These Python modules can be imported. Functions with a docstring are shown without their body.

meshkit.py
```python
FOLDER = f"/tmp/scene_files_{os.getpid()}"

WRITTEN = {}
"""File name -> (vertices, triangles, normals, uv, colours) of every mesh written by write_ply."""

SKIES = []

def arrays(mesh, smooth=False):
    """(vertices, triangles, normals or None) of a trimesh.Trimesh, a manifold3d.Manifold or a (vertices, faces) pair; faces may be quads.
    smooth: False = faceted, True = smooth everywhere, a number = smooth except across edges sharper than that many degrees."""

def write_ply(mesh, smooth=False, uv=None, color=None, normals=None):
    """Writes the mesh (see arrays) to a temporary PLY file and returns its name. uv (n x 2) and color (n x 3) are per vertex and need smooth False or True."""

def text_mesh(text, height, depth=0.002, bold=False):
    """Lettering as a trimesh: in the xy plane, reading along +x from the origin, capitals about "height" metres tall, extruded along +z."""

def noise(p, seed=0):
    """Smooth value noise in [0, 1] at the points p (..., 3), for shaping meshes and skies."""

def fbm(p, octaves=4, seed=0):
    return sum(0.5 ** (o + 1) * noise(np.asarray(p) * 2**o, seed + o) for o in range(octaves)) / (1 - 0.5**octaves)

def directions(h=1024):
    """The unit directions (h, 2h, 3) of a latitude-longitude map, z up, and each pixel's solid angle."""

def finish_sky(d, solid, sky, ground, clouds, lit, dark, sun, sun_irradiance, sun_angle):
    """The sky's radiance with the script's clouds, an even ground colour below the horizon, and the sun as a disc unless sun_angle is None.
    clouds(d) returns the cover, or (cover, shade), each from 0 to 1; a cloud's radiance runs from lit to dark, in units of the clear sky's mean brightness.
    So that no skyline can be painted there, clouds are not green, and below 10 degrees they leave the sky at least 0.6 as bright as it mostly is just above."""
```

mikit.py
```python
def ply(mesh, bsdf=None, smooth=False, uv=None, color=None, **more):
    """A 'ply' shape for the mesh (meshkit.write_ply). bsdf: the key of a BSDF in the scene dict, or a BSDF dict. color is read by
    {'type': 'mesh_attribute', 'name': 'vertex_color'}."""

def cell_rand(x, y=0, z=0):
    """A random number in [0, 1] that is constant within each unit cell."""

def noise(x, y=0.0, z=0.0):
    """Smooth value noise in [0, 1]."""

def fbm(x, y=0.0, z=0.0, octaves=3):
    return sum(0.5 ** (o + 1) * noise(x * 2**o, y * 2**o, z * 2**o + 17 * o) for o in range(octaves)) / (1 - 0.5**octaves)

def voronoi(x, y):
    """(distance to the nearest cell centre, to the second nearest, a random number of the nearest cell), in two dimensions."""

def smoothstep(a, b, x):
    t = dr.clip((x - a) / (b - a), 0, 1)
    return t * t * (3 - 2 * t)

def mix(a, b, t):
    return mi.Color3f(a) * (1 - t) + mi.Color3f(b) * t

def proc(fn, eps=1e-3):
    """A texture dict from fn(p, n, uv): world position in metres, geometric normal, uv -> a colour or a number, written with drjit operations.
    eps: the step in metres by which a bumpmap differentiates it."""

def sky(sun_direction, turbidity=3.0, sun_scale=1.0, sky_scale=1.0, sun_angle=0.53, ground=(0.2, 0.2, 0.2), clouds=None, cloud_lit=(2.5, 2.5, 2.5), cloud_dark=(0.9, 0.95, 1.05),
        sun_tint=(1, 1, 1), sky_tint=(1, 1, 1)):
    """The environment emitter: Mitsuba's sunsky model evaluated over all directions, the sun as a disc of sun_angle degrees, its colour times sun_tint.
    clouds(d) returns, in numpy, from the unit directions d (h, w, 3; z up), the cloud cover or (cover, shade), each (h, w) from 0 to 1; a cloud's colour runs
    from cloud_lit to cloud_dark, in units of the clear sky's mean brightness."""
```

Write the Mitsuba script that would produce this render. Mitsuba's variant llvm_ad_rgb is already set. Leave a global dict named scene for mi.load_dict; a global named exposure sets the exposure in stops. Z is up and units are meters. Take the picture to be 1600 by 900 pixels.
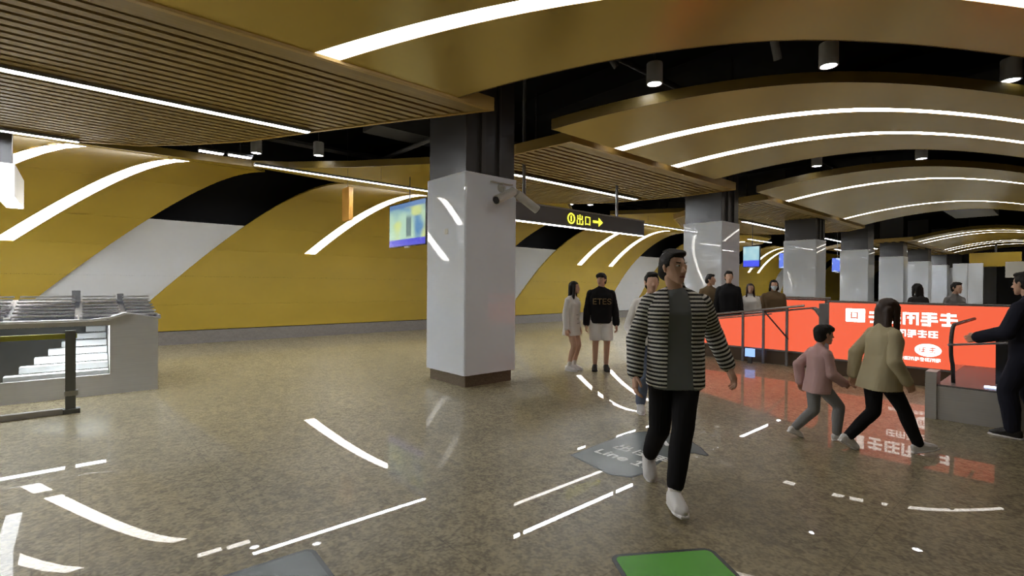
import math
import numpy as np
import trimesh
import mitsuba as mi
import mikit
import meshkit
import drjit as dr
from manifold3d import Manifold, Mesh
from shapely.geometry import Polygon, box as sbox, LineString, Point
from shapely import affinity
from trimesh.creation import extrude_polygon

scene, labels = {}, {}
T = mi.ScalarTransform4f

# ------------------------------------------------------------------ camera
F_PX, CAM_H = 770.0, 1.5
HEAD, ROLL, PITCH = math.radians(48.8), math.radians(0.4), math.atan(3.5 / 770.0)
fw0 = np.array([math.cos(HEAD), math.sin(HEAD), 0]); rt0 = np.array([math.sin(HEAD), -math.cos(HEAD), 0]); UP = np.array([0, 0, 1.0])
fw = math.cos(PITCH) * fw0 - math.sin(PITCH) * UP
up1 = math.cos(PITCH) * UP + math.sin(PITCH) * fw0
upv = math.cos(ROLL) * up1 - math.sin(ROLL) * rt0
EYE = np.array([0, 0, CAM_H])
scene['camera'] = {'type': 'perspective', 'fov': 2 * math.degrees(math.atan(800 / F_PX)), 'fov_axis': 'x', 'near_clip': 0.05, 'far_clip': 500.0,
                   'to_world': T().look_at(origin=EYE.tolist(), target=(EYE + fw).tolist(), up=upv.tolist())}
exposure = 1.17

# ------------------------------------------------------------------ light levels (all light comes from the station's own lamps and screens)
L_VAULT = 2.4
L_STRIP, L_TUBE, L_CAN, L_RED, L_TV = 5.5, 33.0, 12.0, 0.80, 0.46


def emit(rgb, k=1.0):
    return {'type': 'area', 'radiance': {'type': 'rgb', 'value': [float(c * k) for c in rgb]}}


WARM, COOL = (1.0, 0.955, 0.88), (0.93, 0.97, 1.0)

# ------------------------------------------------------------------ materials


def rgb(c):
    return {'type': 'rgb', 'value': list(map(float, c))}


def prin(c, rough=0.5, spec=0.5, metal=0.0, coat=0.0, coatg=0.95, bump=None, **kw):
    d = {'type': 'principled', 'base_color': c if isinstance(c, dict) else rgb(c), 'roughness': float(rough), 'specular': float(spec), 'metallic': float(metal), **kw}
    if coat:
        d['clearcoat'], d['clearcoat_gloss'] = float(coat), float(coatg)
    if bump:
        d = {'type': 'bumpmap', 'nested_texture': mikit.proc(bump[0], eps=bump[2] if len(bump) > 2 else 1e-3), 'scale': bump[1], 'bsdf': d}
    return {'type': 'twosided', 'bsdf': d}


def floor_col(p, n, uv):
    a = mikit.noise(p.x * 70, p.y * 70, 3.0)
    b = mikit.noise(p.x * 23, p.y * 23, 9.0)
    c = mikit.fbm(p.x * 0.7, p.y * 0.7, 5.0)
    v, _, r = mikit.voronoi(p.x * 48, p.y * 48)
    col = mikit.mix((0.19, 0.158, 0.096), (0.405, 0.35, 0.218), mikit.smoothstep(0.15, 0.85, 0.45 * a + 0.3 * b + 0.25 * r))
    col = col * (0.88 + 0.24 * c)
    gx, gy = p.x / 0.8, p.y / 0.8
    j = dr.minimum(dr.abs(gx - dr.round(gx)), dr.abs(gy - dr.round(gy))) * 0.8
    t = mikit.cell_rand(dr.floor(gx + 0.5), dr.floor(gy + 0.5), 1)
    return col * (0.95 + 0.1 * t) * (0.72 + 0.28 * mikit.smoothstep(0.0015, 0.004, j))


def brush(p, n, uv):
    g = mikit.noise(p.x * 3 + p.y * 3, p.z * 160, 1.0)
    return mikit.mix((0.30, 0.30, 0.29), (0.40, 0.40, 0.39), g)


def stone(p, n, uv):
    g = mikit.fbm(p.x * 18, p.y * 18, p.z * 18)
    h = mikit.noise(p.x * 120, p.y * 120, p.z * 120)
    return mikit.mix((0.15, 0.135, 0.12), (0.26, 0.24, 0.22), 0.6 * g + 0.4 * h)


def granite_dark(p, n, uv):
    h = mikit.noise(p.x * 110, p.y * 110, p.z * 110)
    return mikit.mix((0.07, 0.052, 0.036), (0.17, 0.13, 0.092), h)


def wood(p, n, uv):
    g = mikit.fbm(p.x * 1.2, p.y * 30, p.z * 30)
    return mikit.mix((0.265, 0.183, 0.062), (0.325, 0.235, 0.086), g)


def gold(p, n, uv):
    g = mikit.fbm(p.x * 0.6, p.y * 0.6, p.z * 0.6)
    return mikit.mix((0.43, 0.305, 0.052), (0.50, 0.355, 0.068), g)


def stripe(p, n, uv):
    s = uv.y / 0.029
    f = s - dr.floor(s)
    w = mikit.smoothstep(0.42, 0.5, f) * (1 - mikit.smoothstep(0.92, 1.0, f))
    return mikit.mix((0.028, 0.03, 0.033), (0.66, 0.66, 0.64), w)


def fine(p, n, uv):
    return mikit.noise(p.x * 300, p.y * 300, p.z * 300)


MATS = {
    'floor_stone': {'type': 'twosided', 'bsdf': {'type': 'blendbsdf', 'weight': 0.55,
                    'a': {'type': 'plastic', 'int_ior': 1.58, 'nonlinear': False, 'diffuse_reflectance': mikit.proc(floor_col)},
                    'b': {'type': 'roughplastic', 'alpha': 0.15, 'int_ior': 1.6, 'distribution': 'ggx', 'nonlinear': False, 'diffuse_reflectance': mikit.proc(floor_col)}}},
    'yellow': prin(mikit.proc(lambda p, n, uv: mikit.mix((0.37, 0.255, 0.028), (0.43, 0.295, 0.036), mikit.fbm(p.x * 0.8, p.y * 0.8, p.z * 1.2))), 0.38, 0.5),
    'yellow_matt': prin((0.34, 0.235, 0.03), 0.7, 0.15),
    'gold': prin(mikit.proc(gold), 0.21, 0.6, metal=0.45),
    'gold_edge': prin((0.20, 0.135, 0.03), 0.4),
    'wood': prin(mikit.proc(wood), 0.45, 0.4),
    'wood_back': prin((0.03, 0.021, 0.009), 0.7),
    'brass': prin((0.42, 0.28, 0.08), 0.38, 0.5),
    'white_panel': prin((0.66, 0.67, 0.69), 0.32, 0.5),
    'white_gloss': {'type': 'twosided', 'bsdf': {'type': 'plastic', 'int_ior': 1.5, 'nonlinear': False, 'diffuse_reflectance': rgb((0.78, 0.835, 0.94))}},
    'white_matt': prin((0.72, 0.72, 0.70), 0.5),
    'neck': prin((0.045, 0.044, 0.046), 0.35),
    'black_paint': prin((0.012, 0.012, 0.013), 0.75, 0.3),
    'dark_metal': prin((0.055, 0.055, 0.058), 0.45),
    'mid_metal': prin((0.16, 0.16, 0.165), 0.4), 'can_grey': prin((0.42, 0.42, 0.43), 0.4),
    'steel': prin(mikit.proc(brush), 0.3, 0.5, metal=0.85),
    'pier': prin(mikit.proc(lambda p, n, uv: mikit.mix((0.42, 0.415, 0.40), (0.455, 0.45, 0.435), mikit.noise(p.x * 6, p.y * 6, p.z * 90))), 0.4, 0.5),
    'bright_steel': prin((0.74, 0.75, 0.78), 0.22, 0.5, metal=0.6),
    'base_stone': prin(mikit.proc(stone), 0.35),
    'plinth': prin(mikit.proc(granite_dark), 0.25),
    'brown': prin((0.075, 0.045, 0.022), 0.4),
    'sign_face': prin((0.075, 0.072, 0.076), 0.4),
    'sign_edge': prin((0.24, 0.23, 0.225), 0.4),
    'bezel': prin((0.012, 0.013, 0.018), 0.3),
    'cctv': prin((0.50, 0.50, 0.47), 0.35),
    'lens': prin((0.01, 0.01, 0.01), 0.1),
    'olive_rail': prin((0.30, 0.30, 0.045), 0.35),
    'post': prin((0.12, 0.13, 0.125), 0.4),
    'orange': prin((0.50, 0.25, 0.045), 0.4),
    'sticker': prin((0.085, 0.105, 0.105), 0.3, 0.35),
    'sticker_dark': prin((0.035, 0.042, 0.045), 0.4),
    'green': prin((0.125, 0.43, 0.065), 0.45, 0.3),
    'letter': prin((0.72, 0.74, 0.74), 0.5),
    'black_rubber': prin((0.012, 0.012, 0.012), 0.35),
    'glass': {'type': 'thindielectric', 'int_ior': 1.5},
    'cool_white': prin((0.80, 0.84, 0.84), 0.3),
    # people
    'skin': prin((0.60, 0.38, 0.28), 0.5), 'skin_b': prin((0.48, 0.29, 0.21), 0.5),
    'hair': prin((0.010, 0.009, 0.009), 0.55, 0.3), 'hair_brown': prin((0.035, 0.02, 0.016), 0.45),
    'eye_dark': prin((0.012, 0.01, 0.01), 0.2), 'eye_white': prin((0.6, 0.58, 0.55), 0.3), 'lip': prin((0.33, 0.13, 0.11), 0.45),
    'striped': prin(mikit.proc(stripe), 0.85, 0.2), 'tee': prin((0.17, 0.19, 0.20), 0.85, 0.2),
    'black_cloth': prin((0.010, 0.010, 0.012), 0.85, 0.2), 'navy': prin((0.016, 0.018, 0.032), 0.85, 0.2), 'white_cloth': prin((0.80, 0.79, 0.78), 0.85, 0.2),
    'pink': prin((0.52, 0.34, 0.34), 0.85, 0.2), 'grey_cloth': prin((0.24, 0.245, 0.25), 0.85, 0.2), 'olive': prin((0.46, 0.41, 0.27), 0.85, 0.2),
    'tan': prin((0.20, 0.145, 0.085), 0.85, 0.2), 'denim': prin((0.15, 0.19, 0.28), 0.85, 0.2), 'charcoal': prin((0.035, 0.034, 0.036), 0.85, 0.2),
    'cream': prin((0.52, 0.45, 0.30), 0.85, 0.2), 'shoe_white': prin((0.74, 0.74, 0.75), 0.5), 'shoe_black': prin((0.015, 0.015, 0.016), 0.5), 'mask': prin((0.55, 0.66, 0.74), 0.8),
    'brown_cloth': prin((0.17, 0.115, 0.065), 0.85, 0.2),
}
scene.update(MATS)

# ------------------------------------------------------------------ builders
count = {}


def numbered(name):
    n = count.get(name, 0); count[name] = n + 1
    return name if n == 0 else f'{name}_{n:03d}'


def put(name, mesh, bsdf, parent=None, smooth=False, uv=None, **more):
    key = numbered(name if parent is None else f'{parent}__{name}')
    scene[key] = mikit.ply(mesh, bsdf, smooth=smooth, uv=uv, **more)
    return key


def lamp(name, mesh, e, parent=None, bsdf='white_matt'):
    return put(name, mesh, bsdf, parent, emitter=e)


def thing(name):
    return numbered(name)


def tag(key, label, cat, group=None):
    labels[key] = {'label': label, 'category': cat}
    if group:
        labels[key]['group'] = group
    return key


def struct(name, mesh, bsdf, **kw):
    key = put(name, mesh, bsdf, **kw)
    labels[key] = {'kind': 'structure'}
    return key


def bx(x0, y0, z0, x1, y1, z1):
    lo, hi = np.minimum([x0, y0, z0], [x1, y1, z1]), np.maximum([x0, y0, z0], [x1, y1, z1])
    m = trimesh.creation.box(extents=hi - lo); m.apply_translation((lo + hi) / 2)
    return m


def cat(*ms):
    return trimesh.util.concatenate(list(ms))


def prism(poly, z0, z1):
    m = extrude_polygon(poly, z1 - z0, engine='earcut'); m.apply_translation([0, 0, z0])
    return m


def cyl(p0, p1, r, n=16):
    p0, p1 = np.array(p0, float), np.array(p1, float)
    return trimesh.creation.cylinder(radius=r, segment=[p0, p1], sections=n)


def tube(pts, r, n=10):
    """A tube of radius r along the polyline pts."""
    pts = np.array(pts, float); out = []
    d = np.gradient(pts, axis=0); d /= np.linalg.norm(d, axis=1, keepdims=True)
    a = np.cross(d[0], [0.3, 0.2, 0.93]); a /= np.linalg.norm(a)
    ang = np.arange(n) * 2 * math.pi / n
    for p, t in zip(pts, d):
        a = a - t * (a @ t); a /= np.linalg.norm(a); b = np.cross(t, a)
        out.append(p + r * (np.cos(ang)[:, None] * a + np.sin(ang)[:, None] * b))
    v = np.vstack(out + [pts[:1], pts[-1:]]); f = []
    for i in range(len(pts) - 1):
        for k in range(n):
            p, q = i * n + k, i * n + (k + 1) % n
            f += [[p, q, q + n], [p, q + n, p + n]]
    e = len(pts) * n
    f += [[e, (k + 1) % n, k] for k in range(n)] + [[e + 1, e - n + k, e - n + (k + 1) % n] for k in range(n)]
    m = trimesh.Trimesh(v, f, process=False); m.fix_normals()
    return m


def slab(front, back):
    """A closed solid from two grids of points (n, m, 3)."""
    n, m = front.shape[:2]
    v = np.vstack([front.reshape(-1, 3), back.reshape(-1, 3)]); o = n * m; f = []
    for i in range(n - 1):
        for j in range(m - 1):
            a, b, c, d = i * m + j, i * m + j + 1, (i + 1) * m + j + 1, (i + 1) * m + j
            f += [[a, b, c], [a, c, d], [a + o, c + o, b + o], [a + o, d + o, c + o]]
    ring = [(0, j) for j in range(m)] + [(i, m - 1) for i in range(1, n)] + [(n - 1, j) for j in range(m - 2, -1, -1)] + [(i, 0) for i in range(n - 2, 0, -1)]
    for (i, j), (k, l) in zip(ring, ring[1:] + ring[:1]):
        a, b = i * m + j, k * m + l
        f += [[a, a + o, b + o], [a, b + o, b]]
    t = trimesh.Trimesh(v, f, process=False); t.fix_normals()
    return t


def on(mesh, origin, xd, yd):
    """Moves a mesh drawn in the xy plane onto a plane in the world."""
    xd, yd = np.array(xd, float), np.array(yd, float)
    m = np.eye(4); m[:3, 0], m[:3, 1], m[:3, 2], m[:3, 3] = xd, yd, np.cross(xd, yd), origin
    t = mesh.copy(); t.apply_transform(m)
    return t


# ------------------------------------------------------------------ the room
FLOOR = struct('floor', bx(-8, -10, -0.2, 72, 15.2, 0), 'floor_stone')
CEIL = struct('ceiling', bx(-8, -10, 5.7, 72, 15.2, 5.9), 'black_paint')
struct('wall_back', bx(-8.2, -10, -0.2, -8, 15.2, 5.9), 'white_panel')
struct('wall_right', bx(-8, -10.2, -0.2, 72, -10, 5.9), 'yellow')
struct('wall_far', bx(72, -10, -0.2, 72.2, 15.2, 5.9), 'dark_metal')
put('panel', bx(71.9, 2.4, 1.2, 72, 3.9, 3.9), 'white_panel', 'wall_far')
put('panel', bx(71.9, 5.4, 0.0, 72, 11, 3.9), 'white_panel', 'wall_far')
WALL = struct('wall_left', bx(-8, 15.0, -0.2, 72, 15.2, 5.9), 'black_paint')
struct('baseboard_left', bx(-8, 14.46, 0, 72, 15.0, 0.325), 'base_stone')

# curved cladding of the left wall: upright, then an elliptical quarter over to the canopy; bands lean along the hall
YW, ZV, WA, WB = 14.48, 1.87, 1.41, 2.37
th = np.linspace(0, math.pi / 2, 160)
PY = np.concatenate([[YW], YW - WA * (1 - np.cos(th))]); PZ = np.concatenate([[0], ZV + WB * np.sin(th)])
PT = np.concatenate([[0], np.cumsum(np.hypot(np.diff(PY), np.diff(PZ)))]); T_END = PT[-1]
lean = lambda t: 0.86 * t + 0.04 * t * t


def clad(xa, xb, ta, tb, off, thick, n=10):
    """A piece of cladding between the leaning lines xa, xb and the arc lengths ta, tb, proud of the profile by off."""
    t = np.linspace(ta, tb, n)
    y, z = np.interp(t, PT, PY), np.interp(t, PT, PZ)
    dy, dz = np.gradient(np.interp(t, PT, PY), t), np.gradient(np.interp(t, PT, PZ), t)
    nl = np.hypot(dy, dz); ny, nz = -dz / nl, dy / nl          # towards the hall
    rows = lambda o: np.stack([np.stack([x + lean(t), y + o * ny, z + o * nz], 1) for x in (xa, xb)], 1)
    return slab(rows(off), rows(off - thick))


TS = [0.34, 0.98, 1.68, 2.37, 3.02, 3.95, T_END]
BEAMS = [3.3, 7.6, 11.4, 16.6, 24, 28]
BANDS = [(-12.0, -1.77), (0.27, 9.68), (12.05, 18.02), (20.4, 27.4), (29.4, 36.4), (38.4, 44.0), (46.0, 53.0), (55, 62)]
for xa, xb in BANDS:
    for ta, tb in zip(TS[:-1], TS[1:]):
        put('yellow_panel', clad(xa, xb, ta + 0.0012, tb - 0.0012, 0.0, 0.05), 'yellow', WALL, smooth=30)
for (_, xa), (xb, _) in zip(BANDS[:-1], BANDS[1:]):
    for ta, tb in ((0.34, 1.68), (1.6815, 3.02)):
        put('white_panel', clad(xa - 0.02, xb + 0.02, ta, tb, -0.055, 0.04, 8), 'white_panel', WALL, smooth=30)

# flat canopies that carry the bands on over the hall
ZC = 4.24
CANOPIES = [[(-7.9, 13.06), (-7.9, 12.85), (0.5, 12.9), (3.0, 12.7), (3.3, 13.06)],
            [(3.0, 12.72), (3.7, 12.25), (4.2, 11.7), (4.75, 11.15), (6.0, 9.5), (7.4, 8.9), (9.5, 9.2), (12.0, 11.0), (14.7, 13.06), (5.45, 13.06), (4.2, 12.86)],
            [(15.2, 11.7), (15.69, 11.02), (16.65, 9.24), (19, 9.0), (21.5, 11.0), (23.1, 13.06), (17.4, 13.06)],
            [(24.5, 12.2), (26.5, 11.2), (29, 11.2), (32.4, 13.06), (25.6, 13.06)]]
for k, c in enumerate(CANOPIES):
    p = Polygon(c)
    key = thing('ceiling_canopy')
    put('soffit', prism(p, ZC, ZC + 0.05), 'yellow_matt', key)
    put('fascia', prism(p.buffer(0.012).difference(p.buffer(-0.012)), ZC - 0.004, ZC + 0.15), 'gold_edge', key)
    for x, y in [np.array(p.representative_point().coords[0])]:
        put('hanger', cyl((x, y, ZC + 0.04), (x, y, 5.71), 0.02), 'dark_metal', key)
    tag(key, ['narrow yellow canopy along the top of the leftmost wall band, above the hanging light box',
              'wide yellow canopy behind the near white column, curving over the black wall opening',
              'yellow canopy behind the dark hanging sign, left of the second column',
              'far yellow canopy past the second column'][k], 'ceiling panel')

# ------------------------------------------------------------------ light strips flush in the wall cladding
wall_strips = [(-5.2, 1.6, 4.86), (-3.45, 2.36, 4.86), (2.68, 2.37, 4.86), (14.25, 2.44, 4.86), (16.45, 2.45, 4.86), (22.6, 2.5, 4.86), (24.8, 2.5, 4.86), (31.3, 2.5, 4.86), (32.8, 2.5, 4.86)]
wl = ['leftmost white light strip on the yellow wall, behind the hanging light box',
      'longest white light strip climbing the yellow wall left of the black opening',
      'single white light strip on the yellow wall just left of the television',
      'left one of the two white light strips under the dark hanging sign',
      'right one of the two white light strips under the dark hanging sign',
      'white light strip on the wall hidden behind the second column', 'white light strip on the wall right behind the second column',
      'left one of two small white light strips between the second and third columns', 'right one of two small white light strips between the second and third columns']
for (x0, ta, tb), l in zip(wall_strips, wl):
    k = thing('light_strip')
    lamp('diffuser', clad(x0 - 0.15, x0 + 0.15, ta, tb, 0.008, 0.007, 14), emit(WARM, L_STRIP), k)
    put('frame', cat(clad(x0 - 0.165, x0 - 0.15, ta, tb, 0.01, 0.009, 14), clad(x0 + 0.15, x0 + 0.165, ta, tb, 0.01, 0.009, 14)), 'brass', k)
    tag(k, l, 'light')

# ------------------------------------------------------------------ vaults over the middle of the hall
VE, VC, VR, VQ, VZ, VS = 5.3, 2.42, 0.59, 1.82, 3.9, 0.94


def vault_pts(x0, y, off=0.0):
    u = np.clip(np.abs((y - VC) / (VE - VC)), 0, 1)
    return np.stack([x0 + VS * (VE - y), y, VZ + VR * (1 - u ** VQ) + off], -1)


VYS = VC + (VE - VC) * np.sin(np.linspace(-1, 1, 33) * math.pi / 2 * 0.97) / math.sin(math.pi / 2 * 0.97)


def vault_piece(xa, xb, off=0.0, thick=0.1, ys=VYS):
    xs = np.linspace(xa, xb, 3)
    g = lambda o: np.stack([vault_pts(x, ys, o) for x in xs], 1)
    return slab(g(off), g(off + thick))


VAULTS = [(-9.0, -3.2, [-5.4]), (-2.2, 3.6, [-0.2, 1.92]), (5.43, 10.62, [7.1, 8.93]), (12.8, 22.4, [14.78, 19.95]), (31.0, 47.0, [32.3, 33.6, 40.0, 41.3, 43.6])]
vl = ['arched gold ceiling panel behind the viewer', 'nearest arched gold ceiling panel at the top of the picture, with one wide light strip',
      'second arched gold ceiling panel with two curved light strips, tinged red', 'third arched gold ceiling panel, smaller, with two thin light strips', 'farthest dark arched ceiling panel above the distant hall end']
sl = {(1, 1): 'widest curved white light strip, along the top edge of the picture', (2, 0): 'upper one of the two curved white strips in the second arched ceiling panel',
      (2, 1): 'lower one of the two curved white strips in the second arched ceiling panel', (3, 0): 'upper thin curved white strip in the third arched ceiling panel',
      (3, 1): 'lower thin curved white strip in the third arched ceiling panel'}
for i, (xa, xb, strips) in enumerate(VAULTS):
    v = thing('arched_ceiling_panel'); edges = [xa]
    for s in strips:
        edges += [s - 0.14, s + 0.14]
    edges.append(xb)
    for a, b in zip(edges[::2], edges[1::2]):
        put('panel', vault_piece(a, b), 'gold', v, smooth=30)
    put('rim', cat(vault_piece(xa - 0.012, xa + 0.0, -0.005, 0.16), vault_piece(xb, xb + 0.012, -0.005, 0.16)), 'gold_edge', v, smooth=30)
    put('backing', vault_piece(xa + 0.02, xb - 0.02, 0.1, 0.03), 'dark_metal', v, smooth=30)
    for y in (0.6, 4.2):
        q = vault_pts((xa + xb) / 2, np.array([y]))[0]
        put('hanger', cyl(q + [0, 0, 0.11], (q[0], q[1], 5.71), 0.018), 'dark_metal', v)
    tag(v, vl[i], 'ceiling panel')
    for j, s in enumerate(strips):
        k = thing('light_strip')
        lamp('diffuser', vault_piece(s - 0.137, s + 0.137, 0.004, 0.006), emit(WARM, L_VAULT), k)
        put('frame', cat(vault_piece(s - 0.139, s - 0.137, 0.0, 0.02), vault_piece(s + 0.137, s + 0.139, 0.0, 0.02)), 'brass', k)
        tag(k, sl.get((i, j), f'{("first", "second", "third", "fourth", "fifth")[j]} curved light strip from the viewer in the {"farthest" if i == 4 else ("rearmost" if i == 0 else "nearest")} arched ceiling panel'), 'light', 'light strips in the farthest vault' if i == 4 else ('light strips behind the viewer' if i < 2 else None))

# ------------------------------------------------------------------ flat slatted ceiling panels
SZ = 3.9
slat_outlines = [
    ([(-7.5, 5.25), (4.25, 5.25), (4.05, 5.6), (3.49, 6.58), (2.74, 7.96), (2.1, 9.2), (1.44, 10.07), (0.8, 10.75), (0.03, 11.13), (-1.5, 11.3), (-7.5, 11.3)],
     'big slatted wood ceiling panel at the upper left with a long light bar'),
    ([(6.08, 5.5), (12.1, 5.5), (12.05, 6.2), (11.98, 7.0), (11.7, 8.0), (11.35, 8.85), (10.9, 9.5), (10.28, 10.07), (9.6, 10.55), (8.7, 10.8), (7.6, 10.4), (6.7, 9.4), (6.15, 8.0), (5.93, 6.7)],
     'slatted wood ceiling panel between the first and second columns, above the dark sign'),
    ([(14.0, 5.5), (23.4, 5.5), (24.3, 6.3), (24.3, 7.6), (23.2, 9.3), (21.0, 10.4), (18.2, 10.5), (15.8, 9.4), (14.4, 7.6)],
     'slatted wood ceiling panel between the second and third columns'),
    ([(31.0, 5.3), (45, 5.3), (45.5, 8), (42, 10.3), (35, 10.3), (31.6, 8)], 'far slatted wood ceiling panel near the hall end'),
]
led_y = 7.83
for n_ in (1, 2):
    slat_outlines.append(([(x, 4.84 - y) for x, y in slat_outlines[n_][0]], ('first', 'second')[n_ - 1] + ' slatted wood ceiling panel on the right side of the hall, out of the picture'))
for k, (pts, lab) in enumerate(slat_outlines):
    P = Polygon(pts); sp = thing('slatted_ceiling_panel')
    inner = P.buffer(-0.05)
    put('backing_board', prism(inner, SZ + 0.127, SZ + 0.16), 'wood_back', sp)
    put('edge_trim', prism(P.difference(P.buffer(-0.055)), SZ - 0.012, SZ + 0.17), 'brass', sp)
    x0, y0, x1, y1 = P.bounds; yb0 = y0
    if k < 4:
        put('border_board', prism(P.intersection(sbox(x0, 5.1, x1, yb0 + 0.32)).buffer(-0.004), SZ - 0.004, SZ + 0.03), 'wood', sp)
    y = yb0 + 0.32 + 0.105
    while y < y1 - 0.06:
        hit_ = LineString([(x0 - 1, y), (x1 + 1, y)]).intersection(inner)
        for seg in getattr(hit_, 'geoms', [hit_]):
            if seg.length > 0.1 and not (abs(y - led_y) < 0.1):
                a, b = seg.bounds[0], seg.bounds[2]
                put('slat', bx(a, y - 0.053, SZ, b, y + 0.053, SZ + 0.13), 'wood', sp)
        y += 0.17 if k < 3 else 0.34
    for q in (inner.centroid.coords[0],):
        for dx in (-1.5, 1.5):
            put('hanger', cyl((q[0] + dx, q[1], SZ + 0.13), (q[0] + dx, q[1], 5.71), 0.018), 'dark_metal', sp)
    tag(sp, lab, 'ceiling panel')

# ------------------------------------------------------------------ straight light bars
def top_at(x, y):
    """The height at which a wire at x, y meets the panel, canopy or ceiling above."""
    p = Point(x, y)
    if any(Polygon(o).buffer(0.05).contains(p) for o, _ in slat_outlines):
        return SZ
    return ZC if any(Polygon(c).buffer(0.05).contains(p) for c in CANOPIES) else 5.25 if any(b - 0.02 < x < b + 0.37 for b in BEAMS) else 5.695


bars = [(-5.5, 2.66, led_y, 'long white light bar in the big slatted panel at the upper left'),
        (-5.5, -0.02, 11.0, 'light bar at the left picture edge on the far rim of the big slatted panel'),
        (2.57, 6.85, 10.68, 'white pendant light bar crossing from the black wall opening to the near column'),
        (6.86, 11.3, led_y, 'white light bar right of the near column, above the dark sign'),
        (12.2, 19.3, 10.72, 'white light bar between the dark sign and the second column'),
        (17.8, 23.0, led_y, 'white light bar just right of the second column'),
        (24.5, 27.2, 10.5, 'lower white light bar right of the second column, over the wall strips'),
        (25.2, 29.9, led_y, 'short white light bar right of the third column'),
        (31.5, 35.8, led_y, 'short white light bar right of the fourth column'), (39, 44.4, 7.0, 'tiny white light bar at the far hall end'), (34.5, 36.5, 9.6, 'tiny white light bar by the third small screen')]
bars += [(a, b, yy, 'white light bar over the right side of the hall, ' + ('nearest', 'middle', 'farthest')[int(a > 20) + int(a > 30)] + ' of three') for yy in (-3.0,) for a, b in ((17.8, 23.0), (27.6, 32.0), (38.0, 44.0))]
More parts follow.
